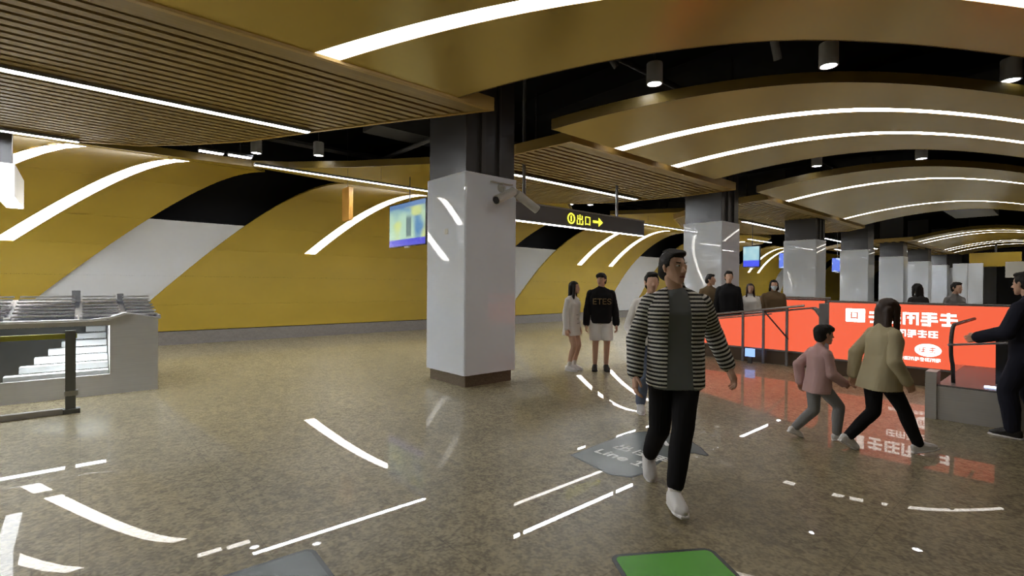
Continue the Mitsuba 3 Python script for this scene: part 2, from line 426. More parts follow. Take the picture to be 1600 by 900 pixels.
for x0, x1, y, l in bars:
    k = thing('light_bar')
    lamp('diffuser', trimesh.Trimesh([[x0 + 0.01, y - 0.065, SZ - 0.053], [x1 - 0.01, y - 0.065, SZ - 0.053], [x1 - 0.01, y + 0.065, SZ - 0.053], [x0 + 0.01, y + 0.065, SZ - 0.053]], [[0, 2, 1], [0, 3, 2]], process=False), emit(COOL, L_TUBE), k)
    put('housing', cat(bx(x0, y - 0.07, SZ - 0.05, x1, y + 0.07, SZ - 0.014)), 'mid_metal', k)
    xs = np.linspace(x0 + 0.2, x1 - 0.2, 15); tops = [top_at(x, y) for x in xs]
    if y > 0 and min(tops) > SZ + 0.1:
        near = [x for x, t in zip(xs, tops) if t == min(tops)]
        for x in (near[0], near[-1]):
            put('wire', cyl((x, y, SZ - 0.01), (x, y, min(tops) - 0.006), 0.003, 6), 'dark_metal', k)
    tag(k, l, 'light', 'light bars on the right side' if y < 0 else None)

# ------------------------------------------------------------------ columns
COLS = [4.2, 12.1, 18.95, 25.4, 32.0, 38.6, 45.2, 52]
cl = ['nearest big white column with two cameras on it', 'second white column, behind the man in the striped jacket', 'third white column, rising behind the red parapet',
      'fourth white column from the viewer', 'fifth white column, above the red advertising screen', 'sixth distant white column', 'seventh distant white column', 'eighth distant white column']


def rrect(x0, y0, x1, y1, r):
    return sbox(x0 + r, y0 + r, x1 - r, y1 - r).buffer(r, quad_segs=3)


COLS += COLS[1:5]
cl += [w + ' white column on the right side of the hall, out of the picture' for w in ('nearest', 'second', 'third', 'fourth')]
for i, X in enumerate(COLS):
    c = thing('column'); y0, y1, x1 = (5.84, 6.9, X + 1.0) if i < 8 else (-2.06, -1.0, X + 1.0)
    put('plinth', prism(rrect(X + 0.05, y0 + 0.05, x1 - 0.05, y1 - 0.05, 0.01), 0, 0.18), 'plinth', c)
    put('cladding', prism(rrect(X, y0, x1, y1, 0.03), 0.175, 3.17), 'white_gloss', c)
    n = prism(rrect(X + 0.03, y0 + 0.03, x1 - 0.03, y1 - 0.03, 0.01), 3.17, 5.7)
    put('neck', n, 'neck', c)
    if i < 3:
        put('pilaster', bx(X + 0.28, y0 - 0.02, 3.18, X + 0.36, y0 + 0.035, 5.69), 'dark_metal', c)
        put('pilaster', bx(X + 0.62, y0 - 0.02, 3.18, X + 0.66, y0 + 0.035, 5.69), 'dark_metal', c)
    tag(c, cl[i], 'column')

pw = thing('partition')
put('panel', bx(43.5, 4.62, 0, 43.6, 5.35, 3.17), 'white_gloss', pw); put('panel', bx(43.5, 3.88, 0, 43.6, 4.6, 3.17), 'white_gloss', pw)
tag(pw, 'distant white partition right of the last columns', 'partition')
tag(put('bulkhead', bx(44.0, 2.2, 2.95, 44.2, 4.6, 3.85), 'yellow'), 'small distant yellow bulkhead under the far arch', 'bulkhead')
tag(put('bulkhead', bx(42.3, 0.6, 2.2, 42.5, 2.8, 3.17), 'white_matt'), 'small distant white bulkhead at the right picture edge', 'bulkhead')
put('hanger', bx(42.35, 1.6, 3.17, 42.45, 1.7, 5.7), 'dark_metal', 'bulkhead_001'); put('hanger', bx(44.05, 3.3, 3.85, 44.15, 3.4, 5.7), 'dark_metal', 'bulkhead')

# ------------------------------------------------------------------ dark void above the panels: beams, ducts, pipes
for n, x in enumerate(BEAMS):
    struct('ceiling_beam', bx(x, -9.9, 5.25, x + 0.35, 14.9, 5.71), 'black_paint')
voids = [('cable_tray', bx(-4, 12.55, 4.95, 30, 12.85, 5.02), 'dark_metal', 'dark cable tray in the black opening above the wall canopy', 'cable tray'),
         ('air_duct', bx(4.6, 9.5, 4.8, 30, 10.2, 5.2), 'dark_metal', 'dark air duct running behind the near column neck', 'duct'),
         ('pipe', cyl((4.9, -2, 5.0), (4.9, 9, 5.0), 0.04), 'dark_metal', 'thin dark pipe crossing the first black ceiling gap', 'pipe'),
         ('pipe', cyl((5.3, 4.9, 5.2), (30, 4.9, 5.2), 0.05), 'dark_metal', 'dark pipe running along the hall over the black gaps', 'pipe'),
         ('pipe', cyl((5.6, 6.9, 4.6), (5.6, 14, 4.6), 0.05), 'dark_metal', 'dark pipe right of the near column neck', 'pipe'),
         ('air_duct', bx(23.5, 2.2, 4.7, 30, 3.6, 5.2), 'mid_metal', 'pale grey duct piece in the far black ceiling gap', 'duct'),
         ('strut', cyl((6.3, 2.6, 5.5), (6.9, 2.6, 4.5), 0.05), 'mid_metal', 'slanted strut beside the second spotlight in the first gap', 'strut'),
         ('strut', cyl((5.0, 4.6, 5.5), (5.7, 4.3, 4.6), 0.04), 'dark_metal', 'slanted strut beside the first spotlight in the first gap', 'strut')]
for name, m, b, l, c_ in voids:
    tag(put(name, m, b), l, c_)
cans = [(6.27, 4.05, 'first from the left in the gap between the two nearest arches'), (7.47, 2.18, 'second from the left in the gap between the two nearest arches'), (9.87, 0.62, 'at the right edge in the gap between the two nearest arches'),
        (13.4, 4.14, 'left one in the gap between the second and third arches'), (14.36, 2.32, 'right one in the gap between the second and third arches'), (4.09, 11.42, 'left of the near column, above the light bar'),
        (2.97, 12.17, 'above the start of the light bar, near the wall'), (13.3, 12.0, 'above the dark sign, left of its pair'), (13.9, 11.6, 'above the dark sign, right of its pair'), (12.9, 8.9, 'above the right end of the dark sign')]
for x, y, l in cans:
    k = thing('spotlight')
    put('housing', cat(trimesh.creation.annulus(0.098, 0.115, 0.29, sections=28).apply_translation([x, y, 4.59]), trimesh.creation.cylinder(0.11, 0.02, sections=28).apply_translation([x, y, 4.735])), 'can_grey', k, smooth=40)
    d = trimesh.creation.cylinder(0.095, 0.01, sections=28); d.apply_translation([x, y, 4.47])
    lamp('lens', d, emit(COOL, L_CAN), k)
    put('stem', cyl((x, y, 4.74), (x, y, 5.71), 0.015, 8), 'dark_metal', k)
    tag(k, 'grey cylinder spotlight ' + l, 'light')
for x0, x1, y in ((1.9, 2.35, 12.35), (2.45, 2.9, 12.3)):
    k = thing('gap_lamp')
    lamp('diffuser', bx(x0, y - 0.07, 4.33, x1, y + 0.07, 4.35), emit(WARM, L_STRIP), k)
    put('housing', bx(x0 - 0.02, y - 0.08, 4.352, x1 + 0.02, y + 0.08, 4.40), 'dark_metal', k)
    put('stem', cyl(((x0 + x1) / 2, y, 4.39), ((x0 + x1) / 2, y, 5.71), 0.015, 8), 'dark_metal', k)
    tag(k, ('left' if x0 < 2 else 'right') + ' one of two flat white lamps in the narrow gap under the big slatted panel', 'light')

# ------------------------------------------------------------------ hanging sign with yellow symbols
sg = thing('hanging_sign')
SX0, SX1, SY, SB, ST = 5.45, 10.62, 7.12, 2.78, 3.12
put('board', bx(SX0, SY, SB, SX1, SY + 0.16, ST), 'sign_face', sg)
put('top_cap', bx(SX0, SY - 0.012, ST, SX1, SY + 0.17, ST + 0.03), 'sign_edge', sg)
lamp('light_bar', bx(SX0, SY + 0.02, SB - 0.022, SX1, SY + 0.085, SB - 0.002), emit(WARM, L_STRIP), sg)
YEL = emit((0.86, 0.82, 0.015), 0.85)
fx = lambda m: on(m, (0, SY - 0.006, 0), (1, 0, 0), (0, 0, 1))


def flat(poly, d=0.006):
    return cat(*[extrude_polygon(g, d, engine='earcut') for g in getattr(poly, 'geoms', [poly])])


def bars_glyph(rects, x, y, s, bold=0.0):
    from shapely import union_all
    return affinity.translate(affinity.scale(union_all([sbox(*r) for r in rects]).buffer(bold, join_style=2), s, s, origin=(0, 0)), x, y)


EXIT1 = [(.44, .0, .56, 1.0), (.12, .52, .24, .92), (.76, .52, .88, .92), (.12, .5, .88, .6), (.02, .02, .14, .44), (.86, .02, .98, .44), (.02, .0, .98, .1)]
MOUTH = [(.12, .05, .24, .9), (.76, .05, .88, .9), (.12, .8, .88, .9), (.12, .1, .88, .2)]
zc = (SB + ST) / 2
sx = 7.9
ring = Point(sx, zc).buffer(0.12).difference(Point(sx, zc).buffer(0.085)).union(sbox(sx - 0.02, zc - 0.06, sx + 0.02, zc + 0.06))
lamp('symbol', fx(flat(ring)), YEL, sg)
lamp('symbol', fx(flat(bars_glyph(EXIT1, sx + 0.17, zc - 0.11, 0.22))), YEL, sg)
lamp('symbol', fx(flat(bars_glyph(MOUTH, sx + 0.43, zc - 0.11, 0.22))), YEL, sg)
arrow = Polygon([(sx + 0.72, zc - 0.028), (sx + 0.92, zc - 0.028), (sx + 0.92, zc - 0.1), (sx + 1.07, zc), (sx + 0.92, zc + 0.1), (sx + 0.92, zc + 0.028), (sx + 0.72, zc + 0.028)])
lamp('symbol', fx(flat(arrow)), YEL, sg)
for x in (6.6, 9.6):
    put('hanger', cyl((x, SY + 0.08, ST + 0.02), (x, SY + 0.08, 5.71), 0.035), 'mid_metal', sg)
tag(sg, 'long dark hanging sign with yellow symbols and a lit lower edge', 'sign')

# hanging light box at the far left, edge-on
hb = thing('hanging_light_box')
lamp('end_panel', bx(-1.05, 11.49, 2.92, -0.83, 11.5, 3.36), emit(COOL, L_STRIP * 0.6), hb)
lamp('bottom_panel', bx(-1.05, 11.5, 2.9, -0.83, 13.25, 2.91), emit(COOL, L_STRIP * 0.6), hb)
put('casing', bx(-1.06, 11.505, 2.915, -0.82, 13.27, 3.45), 'white_matt', hb)
put('hanger', bx(-1.0, 11.6, 3.45, -0.86, 11.75, 5.71), 'dark_metal', hb)
tag(hb, 'bright white box-shaped hanging sign seen end-on at the left picture edge', 'sign')
op = thing('hanging_blade_sign')
put('blade', bx(4.72, 11.2, 3.02, 4.82, 11.6, 3.80), 'orange', op)
put('hanger', cyl((4.77, 11.4, 3.79), (4.77, 11.4, 5.69), 0.004, 6), 'dark_metal', op)
tag(op, 'narrow orange hanging sign seen edge-on under the pendant light bar', 'sign')

# ------------------------------------------------------------------ televisions


def tv_picture(p, n, uv):
    a = mikit.noise(uv.x * 5 + 3, uv.y * 3, 2.0); b = mikit.noise(uv.x * 4, uv.y * 4 + 7, 5.0)
    col = mikit.mix((0.08, 0.22, 0.42), (0.42, 0.62, 0.46), mikit.smoothstep(0.3, 0.75, a * 0.7 + 0.45 * (1 - uv.y)))
    col = mikit.mix(col, (0.62, 0.68, 0.16), mikit.smoothstep(0.55, 0.8, b) * 0.8)
    man = mikit.smoothstep(0.09, 0.05, dr.abs(uv.x - 0.56)) * mikit.smoothstep(0.15, 0.25, uv.y) * mikit.smoothstep(0.75, 0.6, uv.y)
    col = mikit.mix(col, (0.03, 0.06, 0.10), man * 0.75)
    col = mikit.mix(col, (0.07, 0.07, 0.60), mikit.smoothstep(0.17, 0.14, uv.y))
    return mikit.mix(col, (0.10, 0.20, 0.40), mikit.smoothstep(0.86, 0.92, uv.y))


def tv_small(p, n, uv):
    b = mikit.noise(uv.x * 4 + 2, uv.y * 4 + 1, 5.0)
    col = mikit.mix((0.25, 0.50, 0.62), (0.60, 0.80, 0.75), b)
    return mikit.mix(col, (0.06, 0.09, 0.85), mikit.smoothstep(0.34, 0.28, uv.y))


def tv_blue(p, n, uv):
    b = mikit.noise(uv.x * 4 + 2, uv.y * 5 + 1, 5.0)
    return mikit.mix((0.10, 0.18, 0.75), (0.55, 0.70, 0.95), mikit.smoothstep(0.5, 0.8, b))


def television(x, ya, yb, za, zb, fn, label, top=5.71):
    """Faces -x; ya (right end in view) < yb."""
    k = thing('television')
    put('housing', bx(x, ya - 0.02, za - 0.02, x + 0.07, yb + 0.02, zb + 0.02), 'bezel', k)
    v = np.array([[x - 0.003, yb, za], [x - 0.003, ya, za], [x - 0.003, ya, zb], [x - 0.003, yb, zb]])
    m = trimesh.Trimesh(v, [[0, 1, 2], [0, 2, 3]], process=False)
    put('screen', m, 'bezel', k, uv=np.array([[0, 0], [1, 0], [1, 1], [0, 1.0]]), emitter={'type': 'area', 'radiance': mikit.proc(lambda p, n, uv: fn(p, n, uv) * L_TV)})
    put('sensor', bx(x - 0.02, (ya + yb) / 2 - 0.12, za - 0.06, x + 0.03, (ya + yb) / 2 + 0.08, za - 0.022), 'white_matt', k)
    put('pole', cyl((x + 0.09, (ya + yb) / 2, (za + zb) / 2), (x + 0.09, (ya + yb) / 2, top), 0.012), 'dark_metal', k)
    tag(k, label, 'television')


television(6.2, 10.24, 12.05, 2.5, 3.58, tv_picture, 'large television hanging left of the near white column', ZC)
television(17.9, 7.3, 7.85, 2.24, 2.95, tv_small, 'small hanging television right of the second column', SZ)
television(21.5, 7.48, 7.98, 2.3, 2.9, tv_blue, 'small blue hanging television left of the third column', SZ + 0.128)
television(27.7, 7.45, 7.85, 2.3, 2.95, tv_blue, 'tiny blue hanging television between the third and fourth columns', 5.7)

# ------------------------------------------------------------------ cameras on the near column


def bullet(a, b, m, label):
    k = thing('security_camera')
    a, b, m = map(np.array, (a, b, m)); d = (b - a) / np.linalg.norm(b - a)
    put('barrel', cyl(a, b, 0.068, 20), 'cctv', k, smooth=40)
    put('lens', cyl(b - d * 0.002, b + d * 0.012, 0.056, 20), 'lens', k)
    put('bracket', cat(cyl((a + b) / 2 + [0, 0, 0.05], m, 0.02, 10), cyl(m, (m[0], 5.838, m[2]), 0.022, 10), cyl((m[0], 5.845, m[2]), (m[0], 5.82, m[2]), 0.06, 18)), 'cctv', k)
    tag(k, label, 'camera')


bullet((4.98, 5.68, 2.94), (4.60, 5.62, 2.76), (4.86, 5.74, 3.0), 'white bullet camera on the near column, pointing left')
bullet((5.06, 5.68, 2.92), (5.42, 5.60, 2.70), (5.10, 5.74, 2.99), 'white bullet camera on the near column, pointing right')
tag(put('shelf_bracket', bx(4.66, 5.79, 3.065, 5.08, 5.842, 3.08), 'cctv'), 'thin white mounting strip above the two cameras on the near column', 'bracket')
tag(put('wall_plate', bx(4.192, 6.28, 2.28, 4.202, 6.36, 2.36), 'white_matt'), 'small white plate on the left face of the near column', 'plate')

# ------------------------------------------------------------------ stair enclosure at the left
se = thing('stair_enclosure')
EY = 8.57
put('pier', cat(bx(0.30, EY, 0, 0.83, EY + 1.7, 1.0), prism(Polygon([(0, 0)] + [(0, 0.02), (0.16, 0.085), (0.36, 0.05), (0.53, 0.012), (0.53, 0)]), 0, 1.7).apply_transform(np.array([[1, 0, 0, 0.30], [0, 0, 1, EY], [0, 1, 0, 1.0], [0, 0, 0, 1.0]]))), 'pier', se)
put('skirt', bx(-6, EY, 0, 0.30, EY + 0.06, 0.27), 'pier', se)
put('head_panel', bx(-6, EY, 0.93, 0.30, EY + 0.06, 1.0), 'pier', se)
gl = trimesh.Trimesh([[-6, EY + 0.03, 0.27], [0.3, EY + 0.03, 0.27], [0.3, EY + 0.03, 0.93], [-6, EY + 0.03, 0.93]], [[0, 1, 2], [0, 2, 3]], process=False)
put('glass_pane', gl, 'glass', se)
put('top_rail', tube([(-6, EY - 0.01, 1.0), (0.1, EY - 0.01, 1.005), (0.3, EY - 0.01, 1.03), (0.46, EY - 0.01, 1.085)], 0.018), 'bright_steel', se)
put('top_rail', tube([(0.46, EY - 0.01, 1.085), (0.62, EY + 0.05, 1.05), (0.86, EY - 0.01, 1.01)], 0.012), 'bright_steel', se)
put('inner_wall', bx(-6, EY + 1.64, 0, 0.30, EY + 1.7, 1.05), 'post', se)
for i in range(8):                                            # flight of pale treads behind the glass, running up to the left side of the pier
    z = 0.24 + i * 0.088
    put('tread', bx(-0.72 + 0.13 * i, EY + 0.12 + i * 0.17, z, 0.29, EY + 0.12 + (i + 1) * 0.17 + 0.02, z + 0.078), 'cool_white', se)
lamp('stair_light', bx(-0.9, EY + 0.08, 0.955, 0.27, EY + 0.3, 0.965), emit(COOL, 9.0), se)
lid = lambda y: 1.02 + (y - EY) * 0.17
for a, b in ((-1.6, -0.72), (-0.66, -0.06), (0.02, 0.42), (0.5, 0.84)):
    put('frame_bar', cat(bx(a - 0.03, EY + 0.1, 1.0, a, EY + 1.7, 1.05), bx(b, EY + 0.1, 1.0, b + 0.03, EY + 1.7, 1.05)), 'bright_steel', se)
    for i in range(7):
        y = EY + 0.18 + i * 0.22
        put('louvre', bx(a, y, lid(y), b, y + 0.085, lid(y) + 0.022), 'bright_steel', se)
put('lid', bx(-6, EY + 0.07, 0.985, 0.84, EY + 1.69, 0.998), 'bezel', se)
put('cap', bx(-0.10, EY + 1.5, 1.05, 0.0, EY + 1.6, 1.38), 'mid_metal', se)
put('cap', bx(0.44, EY + 1.5, 1.05, 0.52, EY + 1.6, 1.33), 'mid_metal', se)
put('louvre_backing', slab(np.array([[[-1.6, EY + .1, lid(EY) - .03], [.84, EY + .1, lid(EY) - .03]], [[-1.6, EY + 1.7, lid(EY + 1.7) - .07], [.84, EY + 1.7, lid(EY + 1.7) - .07]]]), np.array([[[-1.6, EY + .1, lid(EY) - .04], [.84, EY + .1, lid(EY) - .04]], [[-1.6, EY + 1.7, lid(EY + 1.7) - .09], [.84, EY + 1.7, lid(EY + 1.7) - .09]]])), 'bezel', se)
tag(se, 'grey metal stair enclosure with white louvres on top at the left edge', 'stair enclosure')
gr = thing('glass_railing')
GY = 7.62
put('glass_pane', trimesh.Trimesh([[-6, GY, 0.06], [-0.1, GY, 0.06], [-0.1, GY, 0.9], [-6, GY, 0.9]], [[0, 1, 2], [0, 2, 3]], process=False), 'glass', gr)
put('handrail', bx(-6, GY - 0.03, 0.86, -0.03, GY + 0.03, 0.915), 'olive_rail', gr)
put('end_post', cat(bx(-0.13, GY - 0.035, 0, -0.04, GY + 0.035, 0.95)), 'post', gr)
put('post_foot', bx(-0.15, GY - 0.06, 0, 0.0, GY + 0.06, 0.05), 'post', gr)
put('clamp', bx(-0.14, GY - 0.045, 0.2, -0.02, GY + 0.045, 0.26), 'steel', gr)
put('shoe', bx(-6, GY - 0.04, 0, -0.15, GY + 0.04, 0.06), 'pier', gr)
tag(gr, 'glass railing with an olive handrail in front of the stair enclosure', 'railing')

# ------------------------------------------------------------------ red advertising screens, railing, escalator end
RED = (0.52, 0.074, 0.032)


RED_E = emit(RED, L_RED)


def red_box(x, ya, yb, za, zb, name, label, poly=None, plinth=True):
    k = thing(name)
    P = poly or Polygon([(-yb, za), (-ya, za), (-ya, zb), (-yb, zb)])
    lamp('lit_panel', on(flat(P.buffer(-0.03), 0.01), (x - 0.01 + 0.004, 0, 0), (0, -1, 0), (0, 0, 1)), RED_E, k, 'bezel')
    put('frame', on(extrude_polygon(P.difference(P.buffer(-0.028)), 0.03, engine='earcut'), (x + 0.012, 0, 0), (0, -1, 0), (0, 0, 1)), 'mid_metal', k)
    put('casing', on(extrude_polygon(P, 0.2, engine='earcut'), (x + 0.215, 0, 0), (0, -1, 0), (0, 0, 1)), 'mid_metal', k)
    if plinth:
        put('plinth', bx(x + 0.03, ya, 0, x + 0.2, yb, za), 'brown', k)
    tag(k, label, 'advertising screen')
    return k


RX = 9.74
rb = red_box(RX, -0.6, 2.82, 0.26, 1.28, 'advertising_screen', 'wide glowing red advertising screen with white lettering, behind the girl in the olive coat')
gw = emit((1.0, 0.93, 0.85), 1.6)
rf = lambda m: on(m, (RX - 0.012, 0, 0), (0, -1, 0), (0, 0, 1))
rng = np.random.default_rng(4)
GLYPHS = [[(.1, .75, .9, .88), (.44, .05, .56, .95), (.05, .42, .95, .54), (.15, .05, .4, .17), (.6, .05, .85, .17)],
          [(.08, .1, .2, .9), (.3, .78, .95, .9), (.56, .05, .68, .85), (.3, .42, .95, .54), (.3, .08, .95, .2)],
          [(.05, .8, .95, .92), (.05, .05, .17, .92), (.83, .05, .95, .92), (.3, .5, .7, .62), (.44, .1, .56, .75)],
          [(.1, .82, .9, .94), (.1, .56, .9, .68), (.05, .3, .95, .42), (.44, .0, .56, .94), (.1, .02, .35, .14)]]


def glyph_row(y_from, y_to, z, s, e=gw, start=0):
    y, i = y_from, start
    while y - s > y_to:
        g = bars_glyph(GLYPHS[i % 4], 0, 0, s, 0.03)
        lamp('glyph', rf(affinity_mesh(g, -y, z)), e, rb); y -= s * 1.06; i += 1


def affinity_mesh(g, x, z):
    return flat(affinity.translate(g, x, z), 0.004)


lamp('logo', rf(flat(sbox(-2.53, 0.955, -2.29, 1.14).buffer(0.02).difference(bars_glyph(MOUTH, -2.49, 0.985, 0.13)), 0.004)), gw, rb)
glyph_row(2.23, 0.98, 0.93, 0.21)
glyph_row(1.98, 1.30, 0.745, 0.12, start=1)
badge = affinity.scale(Point(-1.47, 0.56).buffer(0.16), 1.0, 0.62)
lamp('badge', rf(flat(badge.difference(bars_glyph(GLYPHS[1], -1.58, 0.52, 0.09)).difference(bars_glyph(GLYPHS[0], -1.46, 0.52, 0.09)), 0.004)), gw, rb)
glyph_row(1.95, 1.3, 0.385, 0.06, start=2)

rb2 = red_box(10.23, 3.03, 5.6, 0.26, 1.1, 'red_parapet', 'glowing red parapet panel with a sloping top, right of the man in the striped jacket',
              Polygon([(-5.6, 0.26), (-3.03, 0.26), (-3.03, 0.86), (-3.07, 0.98), (-3.15, 1.10), (-3.22, 1.14), (-5.6, 0.8)]))
labels[rb2]['category'] = 'parapet'
put('handrail', tube([(10.15, 5.6, 0.85), (10.15, 3.32, 1.165)], 0.022), 'steel', rb2)
put('handrail', tube([(10.17, 5.6, 0.75), (10.17, 3.9, 0.985)], 0.012), 'steel', rb2)
for y in (4.45, 4.05, 3.62):
    z1 = 0.85 + (5.6 - y) / 2.28 * 0.315
    put('post', bx(10.14, y - 0.02, 0, 10.18, y + 0.02, z1), 'mid_metal', rb2)
put('brace', cyl((10.12, 4.02, 1.03), (10.12, 3.58, 0.52), 0.014, 8), 'bezel', rb2)
rb3 = red_box(12.2, 3.55, 5.0, 0.95, 1.25, 'red_parapet', 'thin red lit strip behind the red parapet, below the third column', plinth=False)
labels[rb3]['category'] = 'parapet'
put('leg', bx(12.25, 3.6, 0, 12.38, 3.7, 0.95), 'mid_metal', rb3); put('leg', bx(12.25, 4.85, 0, 12.38, 4.95, 0.95), 'mid_metal', rb3)
put('handrail', tube([(12.12, 5.0, 1.28), (12.12, 3.45, 1.28)], 0.02), 'steel', rb3)
rb4 = red_box(15.5, -1.5, 3.4, 0.06, 1.02, 'advertising_screen', 'low red advertising screen farther back, hidden behind the wide red one')
tag(put('end_pillar', bx(9.9, 2.84, 0, 10.2, 3.0, 1.22), 'mid_metal'), 'short grey pillar between the red parapet and the red advertising screen', 'pillar')
tag(put('small_screen', bx(9.96, 4.14, 0.13, 10.0, 4.32, 0.29), 'bezel', emitter=emit((0.22, 0.36, 0.85), 0.8)), 'small pale blue panel low in front of the red parapet', 'sign')
put('foot', bx(9.96, 4.19, 0, 10.0, 4.27, 0.13), 'dark_metal', 'small_screen')

es = thing('escalator')
put('skirt', bx(7.43, 0.40, 0, 9.6, 1.04, 0.38), 'pier', es)
put('skirt', bx(7.5, -0.8, 0, 9.6, 0.40, 0.36), 'pier', es)
put('pier', bx(7.40, 1.04, 0, 7.66, 1.14, 0.54), 'pier', es)
put('deck', bx(7.43, -0.8, 0.38, 9.6, 1.04, 0.40), 'mid_metal', es)


def newel(y, x0, x1, zt):
    a = np.linspace(math.pi * 0.5, math.pi * 1.35, 12)
    zc_, rr = zt - 0.24, 0.24
    return [(x1, y, zt)] + [(x0 + 0.24 + rr * math.cos(t), y, zc_ + rr * math.sin(t)) for t in a] + [(x0 + 0.16, y, 0.52), (x0 + 0.2, y, 0.39)]


put('handrail', tube(newel(0.93, 7.5, 9.5, 1.08), 0.02), 'dark_metal', es, smooth=40)
pane = Polygon([(q[0], q[2]) for q in newel(0.93, 7.53, 9.5, 1.05)] + [(9.5, 0.4)])
put('balustrade_glass', trimesh.Trimesh(*[(lambda v, f: (np.column_stack([v[:, 0], np.full(len(v), 0.93), v[:, 1]]), f))(*trimesh.creation.triangulate_polygon(pane, engine='earcut'))][0], process=False), 'glass', es)
put('handrail', tube(newel(0.42, 7.9, 9.5, 1.1), 0.04), 'black_rubber', es, smooth=40)
put('inner_panel', bx(8.0, 0.36, 0.4, 8.3, 0.60, 1.02), 'black_rubber', es)
lamp('comb_light', bx(7.6, 0.50, 0.402, 7.64, 0.66, 0.42), emit((0.5, 0.65, 1.0), 2.0), es)
put('rail_bar', cyl((7.45, 0.95, 0.86), (7.9, 0.2, 0.93), 0.012, 8), 'bright_steel', es)
tag(es, 'steel escalator end with black handrails in front of the red screen, by the dark-clothed person', 'escalator')

# ------------------------------------------------------------------ floor stickers
st = thing('floor_sticker')
out = Polygon([(3.27, 2.94), (4.22, 3.0), (4.40, 2.92), (4.56, 2.71), (4.51, 2.5), (4.36, 2.28), (4.18, 2.10), (4.17, 2.25), (4.04, 2.33), (3.78, 2.33), (3.40, 2.26), (3.25, 2.28), (3.17, 2.42)]).buffer(-0.03).buffer(0.03)
put('backing', prism(out, 0.0, 0.002), 'sticker_dark', st)
put('face', prism(out.buffer(-0.015), 0.002, 0.0035), 'sticker', st)
tm = meshkit.text_mesh('Line 12', 0.115, 0.0012, bold=True)
tw = tm.bounds[1][0]; tm.apply_scale([0.60 / tw, 1, 1])
for g in tm.split(only_watertight=False):
    put('lettering', on(g, (3.50, 2.87, 0.0035), (0, -1, 0), (1, 0, 0)), 'letter', st)
for i, g in enumerate((EXIT1, GLYPHS[1], GLYPHS[3])):
    g = bars_glyph(g, 0, 0, 0.16)
    for piece in getattr(g, 'geoms', [g]):
        put('lettering', on(flat(piece, 0.0012), (3.72, 2.82 - 0.19 * i, 0.0035), (0, -1, 0), (1, 0, 0)), 'letter', st)
put('lettering', on(flat(Polygon([(0, 0.0), (0.04, 0.0), (0.04, 0.2), (0.09, 0.15), (0.12, 0.18), (0.02, 0.28), (-0.08, 0.18), (-0.05, 0.15), (0, 0.2)]), 0.0012), (4.0, 2.62, 0.0035), (0, -1, 0), (1, 0, 0)), 'letter', st)
tag(st, 'grey floor sticker with white line lettering under the striped-jacket man', 'floor sticker')


def mat_sticker(corner, xd, w, h, face, label):
    """corner: far left corner; xd along the far edge; the sheet runs from there towards the viewer."""
    xd = np.array(xd, float) / np.hypot(*xd); yd = np.array([-xd[1], xd[0]])
    k = thing('floor_sticker')
    P = sbox(0.06, -h + 0.06, w - 0.06, -0.06).buffer(0.06)
    o = (corner[0], corner[1], 0)
    put('border', on(extrude_polygon(P, 0.003, engine='earcut'), o, (*xd, 0), (*yd, 0)), 'sticker_dark', k)
    put('face', on(extrude_polygon(P.buffer(-0.025), 0.0015, engine='earcut'), (o[0], o[1], 0.003), (*xd, 0), (*yd, 0)), face, k)
    tag(k, label, 'floor sticker')


mat_sticker((2.22, 1.70), (0.51, -0.33), 0.61, 0.85, 'green', 'bright green floor sticker with a dark border at the bottom picture edge')
mat_sticker((0.20, 2.88), (0.80, -0.03), 0.80, 0.75, 'sticker', 'plain grey floor sticker with a dark border at the bottom picture edge')

# ------------------------------------------------------------------ people
ICO = trimesh.creation.icosphere(subdivisions=2, radius=1.0).vertices
ICO1 = trimesh.creation.icosphere(subdivisions=1, radius=1.0).vertices


def ball(c, r, lo=False):
    return (ICO1 if lo else ICO) * np.asarray(r, float) + np.asarray(c, float)


def hull(*cr, lo=False):
    return Manifold.hull_points(np.vstack([ball(c, r, lo) for c, r in cr]))


def fuse(ms):
    out = ms[0]
    for m in ms[1:]:
        out = out + m
    return out


def tri(m):
    q = m.to_mesh()
    t = trimesh.Trimesh(np.array(q.vert_properties)[:, :3], np.array(q.tri_verts), process=False)
    t.merge_vertices()
    return t


def mani(t):
    return Manifold(Mesh(np.asarray(t.vertices, np.float32), np.asarray(t.faces, np.uint32)))


def relax(m, edge, n=10):
    t = tri(m.refine_to_length(edge))
    trimesh.smoothing.filter_taubin(t, lamb=0.5, nu=0.53, iterations=n)
    return t


def unit(v):
    v = np.asarray(v, float)
    return v / (np.linalg.norm(v) + 1e-9)


def ik(a, b, l1, l2, bend):
    """The middle joint of a two-bone limb from a to b, bent towards bend; b is pulled in if out of reach."""
    d = b - a; L = min(np.linalg.norm(d), (l1 + l2) * 0.998); u = unit(d)
    x = (l1 * l1 - l2 * l2 + L * L) / (2 * L); h = math.sqrt(max(l1 * l1 - x * x, 0))
    w = bend - u * (bend @ u)
    return a + u * x + unit(w) * h, a + u * L


def rotz(a):
    return np.array([[math.cos(a), -math.sin(a), 0], [math.sin(a), math.cos(a), 0], [0, 0, 1.0]])


